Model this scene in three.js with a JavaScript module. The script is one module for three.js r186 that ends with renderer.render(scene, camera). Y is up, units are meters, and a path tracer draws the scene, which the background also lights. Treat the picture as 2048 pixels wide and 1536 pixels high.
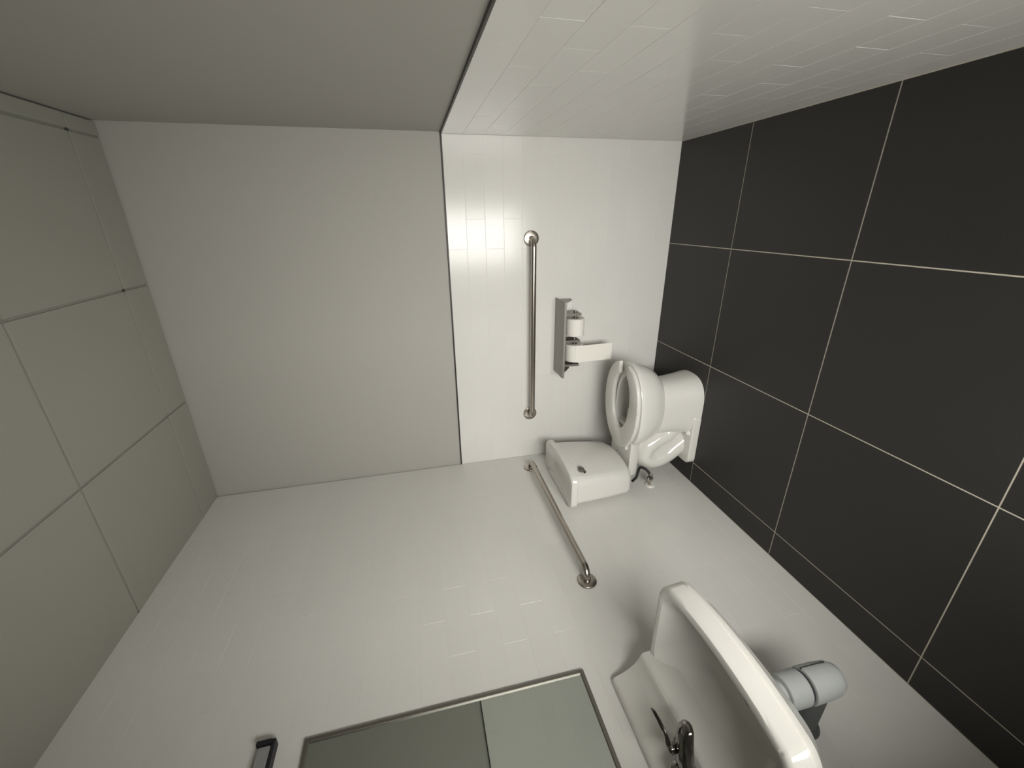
import * as THREE from 'three';
import { RoundedBoxGeometry } from 'three/addons/geometries/RoundedBoxGeometry.js';
import { RectAreaLightUniformsLib } from 'three/addons/lights/RectAreaLightUniformsLib.js';
import { mergeGeometries, mergeVertices, toCreasedNormals } from 'three/addons/utils/BufferGeometryUtils.js';

// ---------------------------------------------------------------- camera, light, exposure
// World: y up, x runs from the plumbing wall (0) to the right wall, z from the back wall (0) towards the camera.
// The phone was held sideways: the picture's right is the room's down.
const scene = new THREE.Scene();
scene.background = new THREE.Color(0x05060a);
const camera = new THREE.PerspectiveCamera(85.34, 4 / 3, 0.02, 40);
camera.position.set(1.5072, 1.5324, 2.3659);
camera.up.set(0.92815, -0.0935, -0.36027);
camera.lookAt(1.5072 - 0.37209, 1.5324 - 0.20899, 2.3659 - 0.90436);
const renderer = new THREE.WebGLRenderer({ antialias: true });
renderer.toneMapping = THREE.LinearToneMapping;
renderer.toneMappingExposure = 1.0;
renderer.shadowMap.enabled = true;
RectAreaLightUniformsLib.init();

const W = 1.8904, H = 2.765, D = 2.6;          // room width, ceiling height, depth
const HT = 1.3286;                             // top of the wainscot tile
// opening, lobby and glowing screen behind the camera are added to shape daylight
const OPENING = { x0: 0.92, x1: 1.56, y0: 0.26, y1: 1.60 };
const LIT = { x0: 0.98, x1: 2.3, y0: 0.06, y1: 1.72, z: 3.5 };
const daylight = new THREE.RectAreaLight(new THREE.Color(1.0, 0.985, 0.94), 18.5, LIT.x1 - LIT.x0, LIT.y1 - LIT.y0);
daylight.position.set((LIT.x0 + LIT.x1) / 2, (LIT.y0 + LIT.y1) / 2, LIT.z - 0.004);
daylight.lookAt((LIT.x0 + LIT.x1) / 2, (LIT.y0 + LIT.y1) / 2, 0);
daylight.name = 'daylight_from_added_screen';
daylight.castShadow = true;
scene.add(daylight);

// ---------------------------------------------------------------- helpers
let seed = 7;
const rnd = () => { seed = (seed * 1664525 + 1013904223) >>> 0; return seed / 4294967296; };
const V = (x, y, z) => new THREE.Vector3(x, y, z);
const lin = (r, g, b) => new THREE.Color().setRGB(r, g, b);
function mesh(name, geo, mat, parent) {
  const m = new THREE.Mesh(geo, mat); m.name = name; m.castShadow = m.receiveShadow = true;
  if (parent) parent.add(m);
  return m;
}
function thing(name, label, category, group) {
  const g = new THREE.Group(); g.name = name; g.userData = { label, category };
  if (group) g.userData.group = group;
  scene.add(g); return g;
}
function structure(name, label, geo, mat) {
  const m = geo ? mesh(name, geo, mat) : Object.assign(new THREE.Group(), { name });
  m.userData = { kind: 'structure', label, category: name.split('_')[0] };
  scene.add(m); return m;
}
const rbox = (x0, x1, y0, y1, z0, z1, r = 0.003, seg = 2) => {
  const g = new RoundedBoxGeometry(x1 - x0, y1 - y0, z1 - z0, seg, Math.min(r, (x1 - x0) / 2.01, (y1 - y0) / 2.01, (z1 - z0) / 2.01));
  g.translate((x0 + x1) / 2, (y0 + y1) / 2, (z0 + z1) / 2); return g;
};
const box = (x0, x1, y0, y1, z0, z1) => new THREE.BoxGeometry(x1 - x0, y1 - y0, z1 - z0).translate((x0 + x1) / 2, (y0 + y1) / 2, (z0 + z1) / 2);
const tube = (pts, r, seg = 64, rad = 20, tension = 0.5) => new THREE.TubeGeometry(new THREE.CatmullRomCurve3(pts, false, 'catmullrom', tension), seg, r, rad, false);
const cyl = (r0, r1, h, seg = 32) => new THREE.CylinderGeometry(r0, r1, h, seg);
// closed rings [[x,y,z]...] of equal count joined into one skin, optionally capped
function loft(rings, capStart = true, capEnd = true) {
  const n = rings[0].length, pos = [], idx = [];
  rings.forEach(r => r.forEach(p => pos.push(...p)));
  for (let i = 0; i + 1 < rings.length; i++) for (let j = 0; j < n; j++) {
    const a = i * n + j, b = i * n + (j + 1) % n, c = a + n, d = b + n;
    idx.push(a, c, b, b, c, d);
  }
  const cap = (k, flip) => {
    const c = rings[k].reduce((s, p) => [s[0] + p[0] / n, s[1] + p[1] / n, s[2] + p[2] / n], [0, 0, 0]);
    const ci = pos.length / 3; pos.push(...c);
    for (let j = 0; j < n; j++) { const a = k * n + j, b = k * n + (j + 1) % n; flip ? idx.push(ci, a, b) : idx.push(ci, b, a); }
  };
  if (capStart) cap(0, true);
  if (capEnd) cap(rings.length - 1, false);
  let g = new THREE.BufferGeometry();
  g.setAttribute('position', new THREE.Float32BufferAttribute(pos, 3)); g.setIndex(idx);
  g.computeVertexNormals();
  return toCreasedNormals(g, 0.75);
}
// egg outline: back at xb, front at xf, half width hw around zc
function egg(xb, xf, hw, y, zc, { wide = 0.45, pf = 2.15, pb = 2.4, n = 64 } = {}) {
  const xc = xb + (xf - xb) * wide, out = [];
  for (let i = 0; i < n; i++) {
    const t = i / n * Math.PI * 2, c = Math.cos(t), s = Math.sin(t), p = c > 0 ? pf : pb;
    const cc = Math.sign(c) * Math.abs(c) ** (2 / p), ss = Math.sign(s) * Math.abs(s) ** (2 / p);
    out.push([xc + (c > 0 ? xf - xc : xc - xb) * cc, y, zc - hw * ss]);
  }
  return out;
}
// rounded rectangle x0..x1, z0..z1 with a front (x1) that bows out
function rrect(x0, x1, z0, z1, y, r = 0.03, bow = 0, n = 72) {
  const hx = (x1 - x0) / 2, hz = (z1 - z0) / 2, cx = (x0 + x1) / 2, cz = (z0 + z1) / 2, out = [];
  r = Math.min(r, hx, hz);
  const q = n / 4;
  for (let k = 0; k < 4; k++) for (let i = 0; i < q; i++) {
    const a = (k + i / (q - 1)) * Math.PI / 2, sx = [1, -1, -1, 1][k], sz = [1, 1, -1, -1][k];
    let x, z;
    x = cx + sx * (hx - r) + r * Math.cos(a); z = cz + sz * (hz - r) + r * Math.sin(a);
    out.push([x, y, 2 * cz - z]);
  }
  // subdivide the long front edge so that it can bow
  const res = [];
  for (let i = 0; i < out.length; i++) {
    const a = out[i], b = out[(i + 1) % out.length], long = Math.hypot(a[0] - b[0], a[2] - b[2]) > Math.min(hx, hz) * 0.4 || i % q === q - 1;
    const m = long ? 12 : 1;
    for (let k = 0; k < m; k++) res.push([a[0] + (b[0] - a[0]) * k / m, y, a[2] + (b[2] - a[2]) * k / m]);
  }
  return res.map(([x, yy, z]) => { const u = (z - cz) / hz; const f = Math.max(0, (x - cx) / hx); return [x + bow * (1 - u * u) * f, yy, z]; });
}

// ---------------------------------------------------------------- procedural textures and materials
function noiseTexture(size, fn, srgb) {
  const d = new Uint8Array(size * size * 4);
  for (let y = 0; y < size; y++) for (let x = 0; x < size; x++) {
    const v = fn(x, y), i = (y * size + x) * 4;
    d[i] = d[i + 1] = d[i + 2] = Math.max(0, Math.min(255, v)); d[i + 3] = 255;
  }
  const t = new THREE.DataTexture(d, size, size); t.wrapS = t.wrapT = THREE.RepeatWrapping;
  t.magFilter = THREE.LinearFilter; t.minFilter = THREE.LinearMipmapLinearFilter; t.generateMipmaps = true;
  if (srgb) t.colorSpace = THREE.SRGBColorSpace;
  t.needsUpdate = true; return t;
}
const grain = noiseTexture(256, () => 110 + rnd() * 60);
const speck = noiseTexture(256, () => 222 + rnd() * 33, true);
const std = o => new THREE.MeshStandardMaterial(o);
const phys = o => new THREE.MeshPhysicalMaterial(o);
const M = {
  paint: std({ color: lin(0.44, 0.428, 0.395), roughness: 0.75, bumpMap: grain, bumpScale: 0.0002 }),
  tile: [0.745, 0.74, 0.75].map(v => phys({ color: lin(v, v * 0.985, v * 0.945), roughness: 0.18, ior: 1.42 })),
  grout: std({ color: lin(0.73, 0.72, 0.69), roughness: 0.9, bumpMap: grain, bumpScale: 0.0003 }),
  floorTile: [0.0235, 0.022, 0.0245].map(v => std({ color: lin(v * 1.06, v, v * 0.93), roughness: 0.5, map: speck, bumpMap: grain, bumpScale: 0.00015 })),
  floorGrout: std({ color: lin(0.55, 0.51, 0.42), roughness: 0.95 }),
  ceiling: std({ color: lin(0.37, 0.37, 0.32), roughness: 0.95, bumpMap: grain, bumpScale: 0.0006 }),
  tee: std({ color: lin(0.30, 0.30, 0.265), roughness: 0.6 }),
  darkTrim: std({ color: lin(0.035, 0.032, 0.028), roughness: 0.45, metalness: 0.4 }),
  china: phys({ color: lin(0.74, 0.728, 0.69), roughness: 0.1, ior: 1.5 }),
  seat: phys({ color: lin(0.72, 0.708, 0.67), roughness: 0.3, ior: 1.48 }),
  steel: std({ color: lin(0.46, 0.425, 0.38), roughness: 0.27, metalness: 1 }),
  steelDark: std({ color: lin(0.30, 0.28, 0.255), roughness: 0.42, metalness: 1 }),
  shelfSteel: std({ color: lin(0.34, 0.325, 0.30), roughness: 0.55, metalness: 0.85 }),
  chrome: std({ color: lin(0.28, 0.27, 0.255), roughness: 0.08, metalness: 1 }),
  mirror: std({ color: lin(0.75, 0.80, 0.755), roughness: 0.015, metalness: 1 }),
  water: phys({ color: lin(0.45, 0.44, 0.41), roughness: 0.04, ior: 1.33 }),
  paper: std({ color: lin(0.84, 0.82, 0.76), roughness: 1 }),
  card: std({ color: lin(0.30, 0.24, 0.17), roughness: 1 }),
  hose: std({ color: lin(0.03, 0.033, 0.03), roughness: 0.5, metalness: 0.3 }),
  plastic: std({ color: lin(0.8, 0.79, 0.75), roughness: 0.4 }),
  wrap: std({ color: lin(0.44, 0.46, 0.455), roughness: 0.6 }),
  darkGrey: std({ color: lin(0.10, 0.108, 0.105), roughness: 0.7 }),
  seam: std({ color: lin(0.03, 0.03, 0.035), roughness: 0.9 }),
  black: std({ color: lin(0.012, 0.011, 0.016), roughness: 0.5 }),
  frosted: phys({ color: lin(0.30, 0.295, 0.295), roughness: 0.5, ior: 1.45 }),
  door: std({ color: lin(0.34, 0.33, 0.30), roughness: 0.5 }),
  glow: std({ color: lin(0.6, 0.6, 0.58), roughness: 0.6, emissive: lin(1, 0.985, 0.94), emissiveIntensity: 3 }),
};
M.floorTile.forEach(m => { m.map = speck.clone(); m.map.repeat.set(3, 3); });

// ---------------------------------------------------------------- room shell
// a glazed or matt tile: flat face with chamfered edges, face at z = 0, centred in x and y
const tileCache = new Map();
function tileGeo(w, h, t = 0.008, c = 0.0004) {
  const key = [w, h, t, c].map(v => v.toFixed(4)).join();
  if (tileCache.has(key)) return tileCache.get(key);
  const P = [], I = [], ring = (a, b, z) => [[-a, -b, z], [a, -b, z], [a, b, z], [-a, b, z]].map(p => P.push(p) - 1);
  const f = ring(w / 2 - c, h / 2 - c, 0), m = ring(w / 2, h / 2, -c), b = ring(w / 2, h / 2, -t);
  I.push(f[0], f[1], f[2], f[0], f[2], f[3]);
  for (const [p, q] of [[f, m], [m, b]]) for (let k = 0; k < 4; k++) { const l = (k + 1) % 4; I.push(p[k], q[k], q[l], p[k], q[l], p[l]); }
  let g = new THREE.BufferGeometry();
  g.setAttribute('position', new THREE.Float32BufferAttribute(P.flat(), 3));
  g.setAttribute('uv', new THREE.Float32BufferAttribute(P.flatMap(p => [p[0] + w / 2, p[1] + h / 2]), 2));
  g.setIndex(I); g = toCreasedNormals(g, 0.1);
  tileCache.set(key, g); return g;
}
const PW = 0.3068, PH = 0.1022, J = 0.0012;    // wall tile pitch and joint
// wallTiles: lays running-bond courses on a wall; place(u, y) gives the position, rotY turns the face
function wallTiles(parent, len, rows, rot, place, phase) {
  for (let r = 0; r < rows; r++) {
    const y0 = r * PH, y1 = Math.min((r + 1) * PH, H), off = (phase + (r % 2 ? 0 : PW / 2)) % PW;
    for (let u = off - PW; u < len; u += PW) {
      const a = Math.max(u, 0.001), b = Math.min(u + PW, len - 0.001);
      if (b - a < 0.012) continue;
      const t = mesh('tile', tileGeo(+(b - a - J).toFixed(3), +(y1 - y0 - J).toFixed(3)), M.tile[Math.floor(rnd() * 3)], parent);
      t.position.copy(place((a + b) / 2, (y0 + y1) / 2));
      t.rotation.order = 'YXZ';
      t.rotation.y = rot + (rnd() - 0.5) * 0.004; t.rotation.x = (rnd() - 0.5) * 0.005;
    }
  }
}
const T = 0.12;
const wallBack = structure('wall_back', 'back wall, white tile below and grey paint above', box(-T, W + T, -0.05, H + 0.1, -T, -0.009), M.paint);
mesh('grout_bed', box(0, W, 0, HT - 0.001, -0.0095, -0.0005), M.grout, wallBack);
wallTiles(wallBack, W, 13, 0, (u, y) => V(u, y, 0), 1.345 % PW + PW / 2);
const wallRight = structure('wall_right', 'right wall, glossy white tile below and grey paint above', box(W + 0.009, W + T, -0.05, H + 0.1, -T, D + T), M.paint);
mesh('grout_bed', box(W + 0.0006, W + 0.0095, 0, HT - 0.001, 0, D), M.grout, wallRight);
wallTiles(wallRight, D, 13, -Math.PI / 2, (u, y) => V(W, y, u), 0.10);
const wallLeft = structure('wall_left', 'plumbing wall, white tile up to the ceiling', box(-T, -0.009, -0.05, H + 0.1, -T, D + T), M.paint);
mesh('grout_bed', box(-0.0095, -0.0005, 0, H, 0, D), M.grout, wallLeft);
wallTiles(wallLeft, D, 27, Math.PI / 2, (u, y) => V(0, y, u), 0.21);
// wall behind the camera: pieces around the added opening, a closed door beside it
const wallFront = structure('wall_front', 'grey painted wall behind the camera', null);
for (const [x0, x1, y0, y1] of [[-T, OPENING.x0, -0.05, H + 0.1], [OPENING.x1, W + T, -0.05, H + 0.1], [OPENING.x0, OPENING.x1, -0.05, OPENING.y0], [OPENING.x0, OPENING.x1, OPENING.y1, H + 0.1]])
  mesh('wall_piece', box(x0, x1, y0, y1, D, D + T), M.paint, wallFront);
const openingFrame = structure('opening_added_1', 'added tall opening beside the door that lets daylight in', null);  // unseen opening, added to limit where the daylight falls
for (const [x0, x1, y0, y1] of [[OPENING.x0 - 0.03, OPENING.x0, OPENING.y0 - 0.03, OPENING.y1 + 0.03], [OPENING.x1, OPENING.x1 + 0.03, OPENING.y0 - 0.03, OPENING.y1 + 0.03], [OPENING.x0, OPENING.x1, OPENING.y0 - 0.03, OPENING.y0], [OPENING.x0, OPENING.x1, OPENING.y1, OPENING.y1 + 0.03]])
  mesh('opening_frame', rbox(x0, x1, y0, y1, D - 0.004, D + 0.03, 0.002), M.tee, openingFrame);
const lobby = structure('wall_added_lobby', 'added grey lobby behind the camera that shapes the daylight', null);  // unseen lobby, added; its left side keeps daylight off the right wall
for (const g of [box(0.86, 0.96, -0.05, 2.4, D + T, LIT.z + 0.1), box(3.4, 3.5, -0.05, 2.4, D, LIT.z + 0.1), box(W + T, 3.4, -0.05, 2.4, D, D + T), box(0.96, 3.4, -0.12, -0.02, D + T, LIT.z + 0.1), box(0.86, 3.5, 2.4, 2.5, D + T, LIT.z + 0.1),
  box(0.96, 3.4, -0.02, 2.4, LIT.z + 0.03, LIT.z + 0.1)]) mesh('wall_piece', g, M.door, lobby);
const screen = structure('screen_added_2', 'added glowing screen standing in for daylight outside', null);
mesh('glow_panel', box(LIT.x0, LIT.x1, LIT.y0, LIT.y1, LIT.z, LIT.z + 0.01), M.glow, screen);  // glowing panel added as the unseen daylight source

const door = structure('door_1', 'grey flush door behind the camera', rbox(0.05, 0.92, 0.01, 2.05, D - 0.02, D - 0.001, 0.002), M.door);
mesh('door_handle', tube([V(0.84, 1.0, D - 0.02), V(0.84, 1.0, D - 0.06), V(0.80, 1.0, D - 0.065), V(0.72, 1.0, D - 0.065)], 0.009, 24, 12), M.steel, door);

// floor: 24 inch dark porcelain with light joints
const floor = structure('floor', 'dark charcoal floor tiles with pale grout', box(-T, W + T, -0.12, -0.0012, -T, D + T), M.floorGrout);
{
  const xs = [0, 0.1324, 0.742, 1.3516, W], zs = [0, 0.5285, 1.1392, 1.7499, 2.3606, D], g = 0.0042;
  for (let i = 0; i < 4; i++) for (let k = 0; k < 5; k++) {
    const x0 = xs[i] + (i ? g / 2 : 0.002), x1 = xs[i + 1] - (i < 3 ? g / 2 : 0.0025), z0 = zs[k] + (k ? g / 2 : 0.001), z1 = zs[k + 1] - (k < 4 ? g / 2 : 0.001);
    const t = mesh('tile', tileGeo(+(x1 - x0).toFixed(4), +(z1 - z0).toFixed(4), 0.01, 0.0007), M.floorTile[Math.floor(rnd() * 3)], floor);
    t.rotation.x = -Math.PI / 2; t.position.set((x0 + x1) / 2, 0, (z0 + z1) / 2);
  }
}
// ceiling: lay-in panels in a flush grid
const ceiling = structure('ceiling', 'suspended ceiling of grey lay-in panels', box(-T, W + T, H + 0.02, H + 0.12, -T, D + T), M.ceiling);
{
  const xs = [0, 0.615, 1.225, 1.835, W], zs = [0, 0.18, 0.79, 1.40, 2.01, D], g = 0.005;
  for (let i = 0; i < 4; i++) for (let k = 0; k < 5; k++)
    mesh('panel', rbox(xs[i] + (i ? g : -0.002), xs[i + 1] - (i < 3 ? g : -0.002), H, H + 0.016, zs[k] + (k ? g : -0.002), zs[k + 1] - (k < 4 ? g : 0), 0.0015, 1), M.ceiling, ceiling);
  for (const x of xs.slice(1, 4)) mesh('grid_bar', box(x - 0.012, x + 0.012, H + 0.0045, H + 0.022, 0, D), M.tee, ceiling);
  for (const z of zs.slice(1, 5)) mesh('grid_bar', box(0, W, H + 0.0045, H + 0.0219, z - 0.012, z + 0.012), M.tee, ceiling);
}
structure('trim_1', 'dark metal edge along the top of the back wall tile', rbox(0, W, HT, HT + 0.007, -0.009, 0.0015, 0.001, 1), M.darkTrim);
structure('trim_2', 'dark metal edge along the top of the right wall tile', rbox(W - 0.0015, W + 0.009, HT, HT + 0.007, 0.0016, D, 0.001, 1), M.darkTrim);

// ---------------------------------------------------------------- toilet
const ZC = 0.385;
{
  const t = thing('toilet', 'white two-piece toilet with open-front seat in the tiled corner', 'toilet');
  // bowl, outside and inside in one skin
  const E = (xb, xf, hw, y, o) => egg(xb, xf, hw, y, ZC, o);
  mesh('bowl', loft([
    E(0.40, 0.60, 0.075, 0.205), E(0.335, 0.655, 0.115, 0.222), E(0.30, 0.69, 0.142, 0.252), E(0.275, 0.717, 0.160, 0.29), E(0.262, 0.737, 0.172, 0.335),
    E(0.255, 0.748, 0.179, 0.372), E(0.253, 0.752, 0.181, 0.392), E(0.257, 0.748, 0.178, 0.403), E(0.268, 0.737, 0.168, 0.408),
    E(0.345, 0.672, 0.108, 0.408), E(0.352, 0.665, 0.102, 0.40), E(0.34, 0.675, 0.112, 0.37), E(0.36, 0.655, 0.10, 0.31), E(0.41, 0.60, 0.07, 0.25), E(0.45, 0.54, 0.03, 0.232)]), M.china, t);
  mesh('water', loft([E(0.365, 0.65, 0.095, 0.285), E(0.365, 0.65, 0.095, 0.286)]), M.water, t);
  // rear shelf that carries the tank
  mesh('rear_deck', loft([rrect(0.10, 0.36, ZC - 0.10, ZC + 0.10, 0.345, 0.03), rrect(0.075, 0.38, ZC - 0.118, ZC + 0.118, 0.362, 0.03), rrect(0.07, 0.38, ZC - 0.122, ZC + 0.122, 0.398, 0.03), rrect(0.078, 0.37, ZC - 0.114, ZC + 0.114, 0.408, 0.03)]), M.china, t);
  // pedestal: solid front column, thin web behind it, foot slab
  mesh('pedestal', loft([E(0.30, 0.658, 0.146, 0.0, { wide: 0.5, pf: 2.7, pb: 4 }), E(0.30, 0.657, 0.144, 0.03, { wide: 0.5, pf: 2.7, pb: 4 }), E(0.31, 0.650, 0.132, 0.07, { wide: 0.5, pf: 2.7, pb: 4 }), E(0.32, 0.641, 0.124, 0.15, { wide: 0.5, pf: 2.7, pb: 4 }),
    E(0.32, 0.637, 0.119, 0.22, { wide: 0.5, pf: 2.6, pb: 4 }), E(0.32, 0.64, 0.116, 0.27, { wide: 0.5, pf: 2.5, pb: 4 })]), M.china, t);
  mesh('pedestal_web', loft([rrect(0.17, 0.45, ZC - 0.06, ZC + 0.06, 0.03, 0.03), rrect(0.19, 0.45, ZC - 0.05, ZC + 0.05, 0.12, 0.03), rrect(0.19, 0.45, ZC - 0.05, ZC + 0.05, 0.25, 0.03), rrect(0.16, 0.45, ZC - 0.07, ZC + 0.07, 0.35, 0.03)]), M.china, t);
  mesh('foot', loft([rrect(0.128, 0.45, ZC - 0.148, ZC + 0.148, 0.0, 0.035), rrect(0.128, 0.45, ZC - 0.148, ZC + 0.148, 0.036, 0.035), rrect(0.134, 0.45, ZC - 0.142, ZC + 0.142, 0.044, 0.035), rrect(0.15, 0.44, ZC - 0.125, ZC + 0.125, 0.046, 0.03)]), M.china, t);
  mesh('trapway', tube([V(0.44, 0.13, ZC), V(0.37, 0.10, ZC), V(0.305, 0.135, ZC), V(0.27, 0.20, ZC), V(0.225, 0.262, ZC), V(0.165, 0.27, ZC), V(0.132, 0.215, ZC), V(0.155, 0.13, ZC), V(0.21, 0.06, ZC), V(0.25, 0.01, ZC)], 0.07, 96, 28).applyMatrix4(new THREE.Matrix4().makeTranslation(0, 0, ZC).multiply(new THREE.Matrix4().makeScale(1, 1, 1.42)).multiply(new THREE.Matrix4().makeTranslation(0, 0, -ZC))), M.china, t);
  for (const s of [-1, 1]) mesh('bolt_cap', new THREE.SphereGeometry(0.016, 18, 10, 0, Math.PI * 2, 0, Math.PI / 2).scale(1, 1.3, 1).translate(0.325, 0.045, ZC + s * 0.118), M.plastic, t);
  // seat: U-shaped ring, open in front
  const outer = egg(0.245, 0.748, 0.186, 0, 0, { wide: 0.5, pf: 2.35, pb: 1.9, n: 160 }), inner = egg(0.352, 0.70, 0.103, 0, 0, { wide: 0.52, pf: 2.2, pb: 1.9, n: 160 });
  const gap = 0.05, sh = new THREE.Shape();
  const keepO = outer.filter(p => !(p[0] > 0.6 && Math.abs(p[2]) < gap)), keepI = inner.filter(p => !(p[0] > 0.6 && Math.abs(p[2]) < gap));
  const ang = p => { const a = Math.atan2(p[2], p[0] - 0.5); return a < 0 ? a + Math.PI * 2 : a; };
  keepO.sort((a, b) => ang(a) - ang(b)); keepI.sort((a, b) => ang(b) - ang(a));
  const path = [...keepO, ...keepI];
  path.forEach((p, i) => i ? sh.lineTo(p[0], p[2]) : sh.moveTo(p[0], p[2])); sh.closePath();
  const sg = new THREE.ExtrudeGeometry(sh, { depth: 0.012, bevelEnabled: true, bevelThickness: 0.006, bevelSize: 0.006, bevelSegments: 4, curveSegments: 8 });
  sg.rotateX(Math.PI / 2); sg.translate(0, 0.434, ZC);
  const seat = mesh('seat', toCreasedNormals(sg, 0.9), M.seat, t);
  for (const s of [-1, 1]) { mesh('hinge', rbox(0.245, 0.29, 0.407, 0.426, ZC + s * 0.07 - 0.018, ZC + s * 0.07 + 0.018, 0.008, 3), M.seat, seat);
    mesh('bumper', rbox(0.60, 0.64, 0.407, 0.418, ZC + s * 0.135 - 0.008, ZC + s * 0.135 + 0.008, 0.003), M.seat, seat); }
  // tank
  const tk = (x1, hw, y, bow = 0.034) => rrect(0.014, x1, ZC - hw, ZC + hw, y, 0.035, bow);
  const tank = mesh('tank', loft([tk(0.13, 0.165, 0.418, 0.02), tk(0.148, 0.185, 0.428), tk(0.158, 0.195, 0.45), tk(0.168, 0.206, 0.55), tk(0.176, 0.215, 0.66), tk(0.182, 0.221, 0.77)]), M.china, t);
  const ld = (d, y) => rrect(0.008 + d * 0.2, 0.196 - d, ZC - 0.235 + d, ZC + 0.235 - d, y, 0.035, 0.036);
  mesh('tank_lid', loft([ld(0.006, 0.766), ld(0.0, 0.770), ld(0.0, 0.795), ld(0.004, 0.803), ld(0.014, 0.806)]), M.china, t);
  const lever = mesh('flush_lever', mergeGeometries([cyl(0.014, 0.014, 0.02, 20).rotateZ(Math.PI / 2).translate(0.204, 0.725, ZC + 0.15), tube([V(0.216, 0.725, ZC + 0.148), V(0.222, 0.722, ZC + 0.165), V(0.214, 0.717, ZC + 0.195)], 0.0075, 12, 10)].map(g => g.toNonIndexed())), M.steelDark, tank);
  lever.userData.label = 'small chrome flush lever';
}
// ---------------------------------------------------------------- toilet water supply
{
  const s = thing('supply_valve', 'toilet shut-off valve with white wall ring and dark curled hose', 'valve');
  mesh('wall_ring', cyl(0.024, 0.03, 0.008, 32).rotateZ(-Math.PI / 2).translate(0.0045, 0.258, 0.506), M.plastic, s);
  mesh('stub_pipe', cyl(0.008, 0.008, 0.045, 16).rotateZ(Math.PI / 2).translate(0.028, 0.262, 0.508), M.steel, s);
  const v = mesh('valve_body', rbox(0.04, 0.066, 0.248, 0.285, 0.50, 0.524, 0.007, 3), M.steel, s);
  mesh('valve_knob', cyl(0.013, 0.011, 0.014, 16).scale(1, 1, 0.6).rotateZ(Math.PI / 2).translate(0.079, 0.262, 0.511), M.steel, v);
  mesh('hose', tube([V(0.055, 0.27, 0.525), V(0.068, 0.268, 0.514), V(0.085, 0.268, 0.498), V(0.1, 0.284, 0.474), V(0.1, 0.305, 0.455), V(0.1, 0.345, 0.50), V(0.1, 0.377, 0.54), V(0.095, 0.412, 0.562)], 0.008, 64, 12), M.hose, s);
}
// ---------------------------------------------------------------- grab bars
function grabBar(name, label, ax, y, a, b) {    // a..b: flange centres along the wall; local u runs along the bar, w away from the wall
  const g = thing(name, label, 'grab bar', 'steel grab bars');
  const P = (u, w) => ax === 'x' ? V(u, y, w) : V(w, y, u);
  const R = 0.016, off = 0.056, c = 0.045, pts = [];
  pts.push(P(a, 0.004), P(a, 0.012));
  for (let i = 0; i <= 8; i++) { const t = i / 8 * Math.PI / 2; pts.push(P(a + c * (1 - Math.cos(t)), off - c + c * Math.sin(t))); }
  for (let i = 1; i < 12; i++) pts.push(P(a + c + (b - a - 2 * c) * i / 12, off));
  for (let i = 8; i >= 0; i--) { const t = i / 8 * Math.PI / 2; pts.push(P(b - c * (1 - Math.cos(t)), off - c + c * Math.sin(t))); }
  pts.push(P(b, 0.012), P(b, 0.004));
  mesh('bar', tube(pts, R, 160, 24, 0.3), M.steel, g);
  for (const u of [a, b]) {
    const prof = [[0.0, 0.0005], [0.043, 0.0005], [0.043, 0.005], [0.040, 0.008], [0.028, 0.0095], [0.018, 0.0105], [0.0, 0.0105]].map(p => new THREE.Vector2(...p));
    const f = new THREE.LatheGeometry(prof, 40);
    if (ax === 'x') f.rotateX(Math.PI / 2); else f.rotateZ(-Math.PI / 2);
    const q = P(u, 0); f.translate(q.x, q.y, q.z);
    mesh('flange', f, M.steel, g);
  }
  return g;
}
grabBar('grab_bar', 'long steel grab bar on the white back wall above the paper holder', 'x', 0.868, 0.318, 1.395);
grabBar('grab_bar_001', 'steel grab bar on the plumbing wall just above the toilet tank', 'z', 0.902, 0.148, 1.081);

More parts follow.
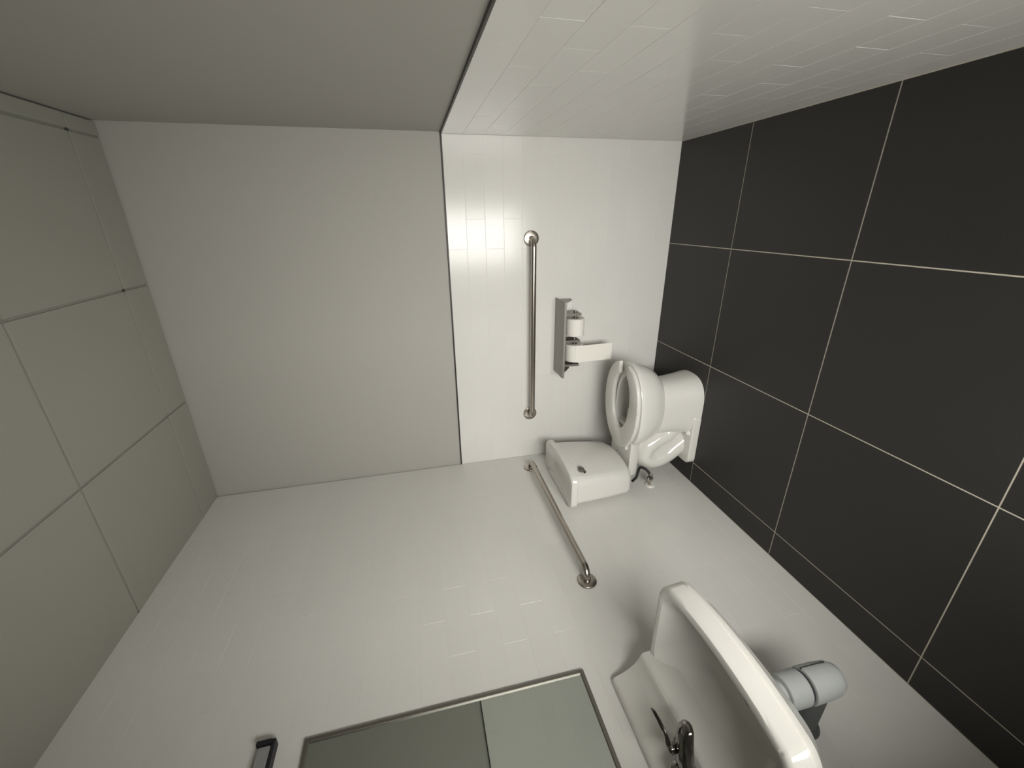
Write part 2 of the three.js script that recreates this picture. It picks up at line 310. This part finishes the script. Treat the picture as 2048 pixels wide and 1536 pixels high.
// ---------------------------------------------------------------- paper holder and rolls
{
  const h = thing('paper_holder', 'grey steel double toilet paper holder with shelf on the back wall', 'paper holder');
  const sy = 0.715;
  mesh('shelf', mergeGeometries([rbox(0.605, 1.062, sy - 0.003, sy, 0.001, 0.162, 0.001, 1), rbox(0.605, 1.062, sy - 0.014, sy - 0.0028, 0.159, 0.162, 0.001, 1)]), M.shelfSteel, h);
  mesh('back_plate', rbox(0.62, 1.05, 0.612, sy - 0.003, 0.0008, 0.004, 0.001, 1), M.plastic, h);
  for (const x of [0.626, 1.050]) {
    const s = new THREE.Shape(); s.moveTo(0, 0); s.lineTo(0.15, 0); s.lineTo(0.13, -0.016); s.lineTo(0.045, -0.085); s.lineTo(0, -0.09); s.closePath();
    const g = new THREE.ExtrudeGeometry(s, { depth: 0.004, bevelEnabled: false }); g.rotateY(-Math.PI / 2); g.translate(x + 0.002, sy - 0.003, 0.002);
    mesh('end_bracket', g, M.steelDark, h);
  }
  for (const x of [0.668, 0.818, 0.978]) mesh('roll_arm', mergeGeometries([rbox(x - 0.007, x + 0.007, 0.594, sy - 0.003, 0.05, 0.122, 0.002, 1), cyl(0.011, 0.011, 0.03, 16).rotateZ(Math.PI / 2).toNonIndexed().translate(x, 0.618, 0.085)].map(g => g.index ? g.toNonIndexed() : g)), M.steelDark, h);
  mesh('spindle', cyl(0.006, 0.006, 0.31, 14).rotateZ(Math.PI / 2).translate(0.823, 0.618, 0.085), M.steelDark, h);
  const roll = (name, label, x0, x1, R, tail) => {
    const t = thing(name, label, 'paper roll', 'toilet paper rolls');
    const yc = 0.618, zc = 0.085;
    const prof = [[0.02, -1], [R - 0.004, -1], [R, -0.93], [R, 0.93], [R - 0.004, 1], [0.02, 1], [0.02, -1]].map(([r, k]) => new THREE.Vector2(r, k * (x1 - x0) / 2));
    mesh('paper', toCreasedNormals(new THREE.LatheGeometry(prof, 56), 0.7).rotateZ(-Math.PI / 2).translate((x0 + x1) / 2, yc, zc), M.paper, t);
    mesh('core', new THREE.LatheGeometry([[0.0175, -1], [0.0198, -1], [0.0198, 1], [0.0175, 1], [0.0175, -1]].map(([r, k]) => new THREE.Vector2(r, k * ((x1 - x0) / 2 + 0.0005))), 32).rotateZ(-Math.PI / 2).translate((x0 + x1) / 2, yc, zc), M.card, t);
    if (tail) {                                 // loose sheet: hangs from the front of the roll with a slight curl
      const n = 24, pos = [], idx = [];
      for (let i = 0; i <= n; i++) {
        const f = i / n, y = yc + 0.012 - f * (yc + 0.012 - tail), z = zc + R + 0.0012 + 0.0015 * Math.sin(f * 4) * f;
        for (const [x, dz] of [[x0 + 0.001, 0], [x1 - 0.001, 0], [x1 - 0.001, 0.0009], [x0 + 0.001, 0.0009]]) pos.push(x + 0.004 * f, y, z + dz);
        if (i < n) for (let k = 0; k < 4; k++) { const a = i * 4 + k, b = i * 4 + (k + 1) % 4; idx.push(a, b, a + 4, b, b + 4, a + 4); }
      }
      idx.push(0, 2, 1, 0, 3, 2); const e = n * 4; idx.push(e, e + 1, e + 2, e, e + 2, e + 3);
      const g = new THREE.BufferGeometry(); g.setAttribute('position', new THREE.Float32BufferAttribute(pos, 3)); g.setIndex(idx);
      mesh('loose_sheet', toCreasedNormals(g, 0.6), M.paper, t);
    }
  };
  roll('paper_roll', 'white paper roll with its sheet wound up, farther from the toilet', 0.848, 0.952, 0.056, 0);
  roll('paper_roll_001', 'white paper roll with a long sheet hanging down', 0.690, 0.795, 0.055, 0.395);
}
// ---------------------------------------------------------------- wall-hung sink
const ZS = 1.765;
{
  const s = thing('sink', 'white wall-hung sink with bowed front below the mirror', 'sink');
  const hw = 0.262, ring = (x0, x1, w, y, r, bow) => rrect(x0, x1, ZS - w, ZS + w, y, r, bow);
  mesh('basin', loft([
    ring(0.13, 0.26, 0.06, 0.672, 0.05, 0.0), ring(0.06, 0.34, 0.17, 0.688, 0.07, 0.01), ring(0.02, 0.395, 0.225, 0.735, 0.07, 0.02), ring(0.01, 0.425, hw - 0.012, 0.780, 0.06, 0.03),
    ring(0.006, 0.438, hw - 0.001, 0.786, 0.055, 0.036), ring(0.006, 0.441, hw + 0.001, 0.793, 0.055, 0.036), ring(0.006, 0.437, hw - 0.003, 0.799, 0.055, 0.036), ring(0.004, 0.435, hw - 0.004, 0.803, 0.055, 0.036), ring(0.004, 0.44, hw, 0.807, 0.055, 0.036), ring(0.004, 0.436, hw, 0.846, 0.055, 0.036), ring(0.008, 0.430, hw - 0.005, 0.856, 0.052, 0.036), ring(0.016, 0.420, hw - 0.013, 0.859, 0.048, 0.034),
    ring(0.095, 0.408, hw - 0.024, 0.855, 0.05, 0.032), ring(0.105, 0.400, hw - 0.034, 0.835, 0.06, 0.03), ring(0.115, 0.38, hw - 0.06, 0.765, 0.08, 0.02), ring(0.14, 0.34, hw - 0.11, 0.712, 0.07, 0.01), ring(0.19, 0.24, 0.025, 0.702, 0.02, 0)]), M.china, s);
  mesh('drain', mergeGeometries([cyl(0.022, 0.022, 0.003, 24).translate(0.215, 0.705, ZS)]), M.chrome, s);
  // raised rear ledge with a sloping face that carries the tap
  const p = new THREE.Shape(); p.moveTo(0.004, 0.80); p.lineTo(0.112, 0.80); p.lineTo(0.112, 0.872); p.quadraticCurveTo(0.112, 0.886, 0.100, 0.890); p.bezierCurveTo(0.070, 0.898, 0.040, 0.925, 0.024, 0.968); p.quadraticCurveTo(0.019, 0.984, 0.010, 0.986); p.lineTo(0.004, 0.986); p.closePath();
  const lg = new THREE.ExtrudeGeometry(p, { depth: 2 * (hw - 0.012), bevelEnabled: true, bevelThickness: 0.008, bevelSize: 0.003, bevelSegments: 3, curveSegments: 10 });
  lg.translate(0.003, 0, ZS - hw + 0.012);
  mesh('rear_ledge', toCreasedNormals(lg, 0.5), M.china, s);
}
{ // single-lever tap
  const t = thing('faucet', 'dark chrome single-lever faucet on the sink ledge', 'faucet');
  const X = 0.086, Z = 1.815, Y = 0.906;
  mesh('base', loft([rrect(X - 0.026, X + 0.026, Z - 0.07, Z + 0.07, Y, 0.024), rrect(X - 0.026, X + 0.026, Z - 0.07, Z + 0.07, Y + 0.008, 0.024), rrect(X - 0.021, X + 0.021, Z - 0.06, Z + 0.06, Y + 0.013, 0.02)]), M.chrome, t);
  mesh('body', new THREE.LatheGeometry([[0, 0], [0.025, 0], [0.0245, 0.026], [0.0235, 0.038], [0.018, 0.047], [0.01, 0.052], [0, 0.053]].map(q => new THREE.Vector2(...q)), 32).translate(X, Y + 0.008, Z), M.chrome, t);
  // spout swivelled towards the toilet
  const A = V(X, Y + 0.02, Z + 0.012), B = V(0.218, 0.920, 1.782), dir = B.clone().sub(A), side = V(-dir.z, 0, dir.x).normalize();
  const oval = (c, w, h, n = 28) => Array.from({ length: n }, (_, i) => { const a = i / n * Math.PI * 2; return [c.x + side.x * w * Math.cos(a), c.y + h * Math.sin(a), c.z + side.z * w * Math.cos(a)]; });
  mesh('spout', loft([[0, 0.032, 0.020, 0.004], [0.25, 0.033, 0.022, 0.006], [0.5, 0.032, 0.021, 0.006], [0.75, 0.029, 0.019, 0.004], [0.92, 0.025, 0.016, 0], [1.0, 0.017, 0.011, -0.003], [1.04, 0.005, 0.004, -0.005]].map(([f, w, h, up]) => oval(A.clone().addScaledVector(dir, f).add(V(0, up, 0)), w, h))), M.chrome, t);
  // lever: small hub on the spout with a paddle rising to the front
  mesh('hub', new THREE.LatheGeometry([[0, 0], [0.014, 0], [0.0135, 0.018], [0.010, 0.024], [0, 0.025]].map(q => new THREE.Vector2(...q)), 24).translate(0.143, 0.944, 1.79), M.chrome, t);
  const L0 = V(0.143, 0.962, 1.79), L1 = V(0.212, 0.983, 1.719), ld = L1.clone().sub(L0);
  side.set(-ld.z, 0, ld.x).normalize();
  mesh('lever', loft([[-0.12, 0.003, 0.003, 0], [-0.06, 0.009, 0.006, 0], [0.1, 0.0095, 0.007, 0], [0.35, 0.0075, 0.006, -0.004], [0.7, 0.0095, 0.005, -0.002], [0.95, 0.0105, 0.0045, 0.002], [1, 0.005, 0.002, 0.003]].map(([f, w, h, up]) => oval(L0.clone().addScaledVector(ld, f).add(V(0, up, 0)), w, h, 18))), M.chrome, t);
}
{ // insulated drain under the sink
  const t = thing('drain_trap', 'grey-white insulated drain trap under the sink', 'pipe');
  const X = 0.20;
  mesh('tail_cover', cyl(0.036, 0.036, 0.09, 32).translate(X, 0.628, ZS), M.wrap, t);
  mesh('collar', new THREE.LatheGeometry([[0, 0], [0.046, 0], [0.049, 0.006], [0.049, 0.066], [0.045, 0.074], [0, 0.074]].map(q => new THREE.Vector2(...q)), 40).translate(X, 0.52, ZS), M.wrap, t);
  mesh('seam', cyl(0.043, 0.043, 0.012, 32).translate(X, 0.516, ZS), M.seam, t);
  mesh('trap_cover', new THREE.LatheGeometry([[0, 0], [0.022, 0.003], [0.038, 0.014], [0.047, 0.035], [0.050, 0.07], [0.051, 0.125], [0.048, 0.132], [0, 0.132]].map(q => new THREE.Vector2(...q)), 40).translate(X, 0.380, ZS), M.wrap, t);
  mesh('trap_arm', tube([V(X - 0.03, 0.45, ZS), V(X - 0.1, 0.452, ZS), V(0.008, 0.455, ZS)], 0.034, 16, 24), M.darkGrey, t);  // arm and its wall ring are a darker grey than the covers
  mesh('wall_ring', cyl(0.045, 0.048, 0.008, 32).rotateZ(-Math.PI / 2).translate(0.0045, 0.455, ZS), M.darkGrey, t);
  const slit = mesh('slit', rbox(-0.0015, 0.0015, 0.425, 0.512, 0.044, 0.0518, 0.0006, 1), M.seam, t); slit.position.set(X, 0, ZS); slit.rotation.y = 2.05;
}
// ---------------------------------------------------------------- mirror and vanity light
{
  const z0 = 1.448, z1 = 2.058, y0 = 1.072, y1 = 1.990, f = 0.013;
  const m = thing('wall_mirror', 'steel framed rectangular mirror above the sink', 'mirror');
  mesh('glass', box(0.002, 0.008, y0 + 0.004, y1 - 0.004, z0 + 0.004, z1 - 0.004), M.mirror, m);
  for (const [a, b, c, d] of [[y0, y0 + f, z0, z1], [y1 - f, y1, z0, z1], [y0 + f, y1 - f, z0, z0 + f], [y0 + f, y1 - f, z1 - f, z1]])
    mesh('frame', rbox(0.0012, 0.014, a, b, c, d, 0.002, 2), M.steelDark, m);
  const l = thing('vanity_light', 'unlit frosted wall light with black end cap above the mirror', 'wall light');
  const a = 1.436, b = 2.075, yb = 2.080, yt = 2.124, xd = 0.034;
  mesh('tray', rbox(0.001, xd, yb - 0.010, yb, a, b, 0.002, 1), M.black, l);
  for (const [p, q] of [[a, a + 0.013], [b - 0.013, b]]) mesh('end_cap', rbox(0.001, xd + 0.003, yb, yt, p, q, 0.002, 1), M.black, l);
  mesh('diffuser', rbox(0.001, xd - 0.004, yb, yt - 0.003, a + 0.013, b - 0.013, 0.006, 2), M.frosted, l);
}
renderer.render(scene, camera);
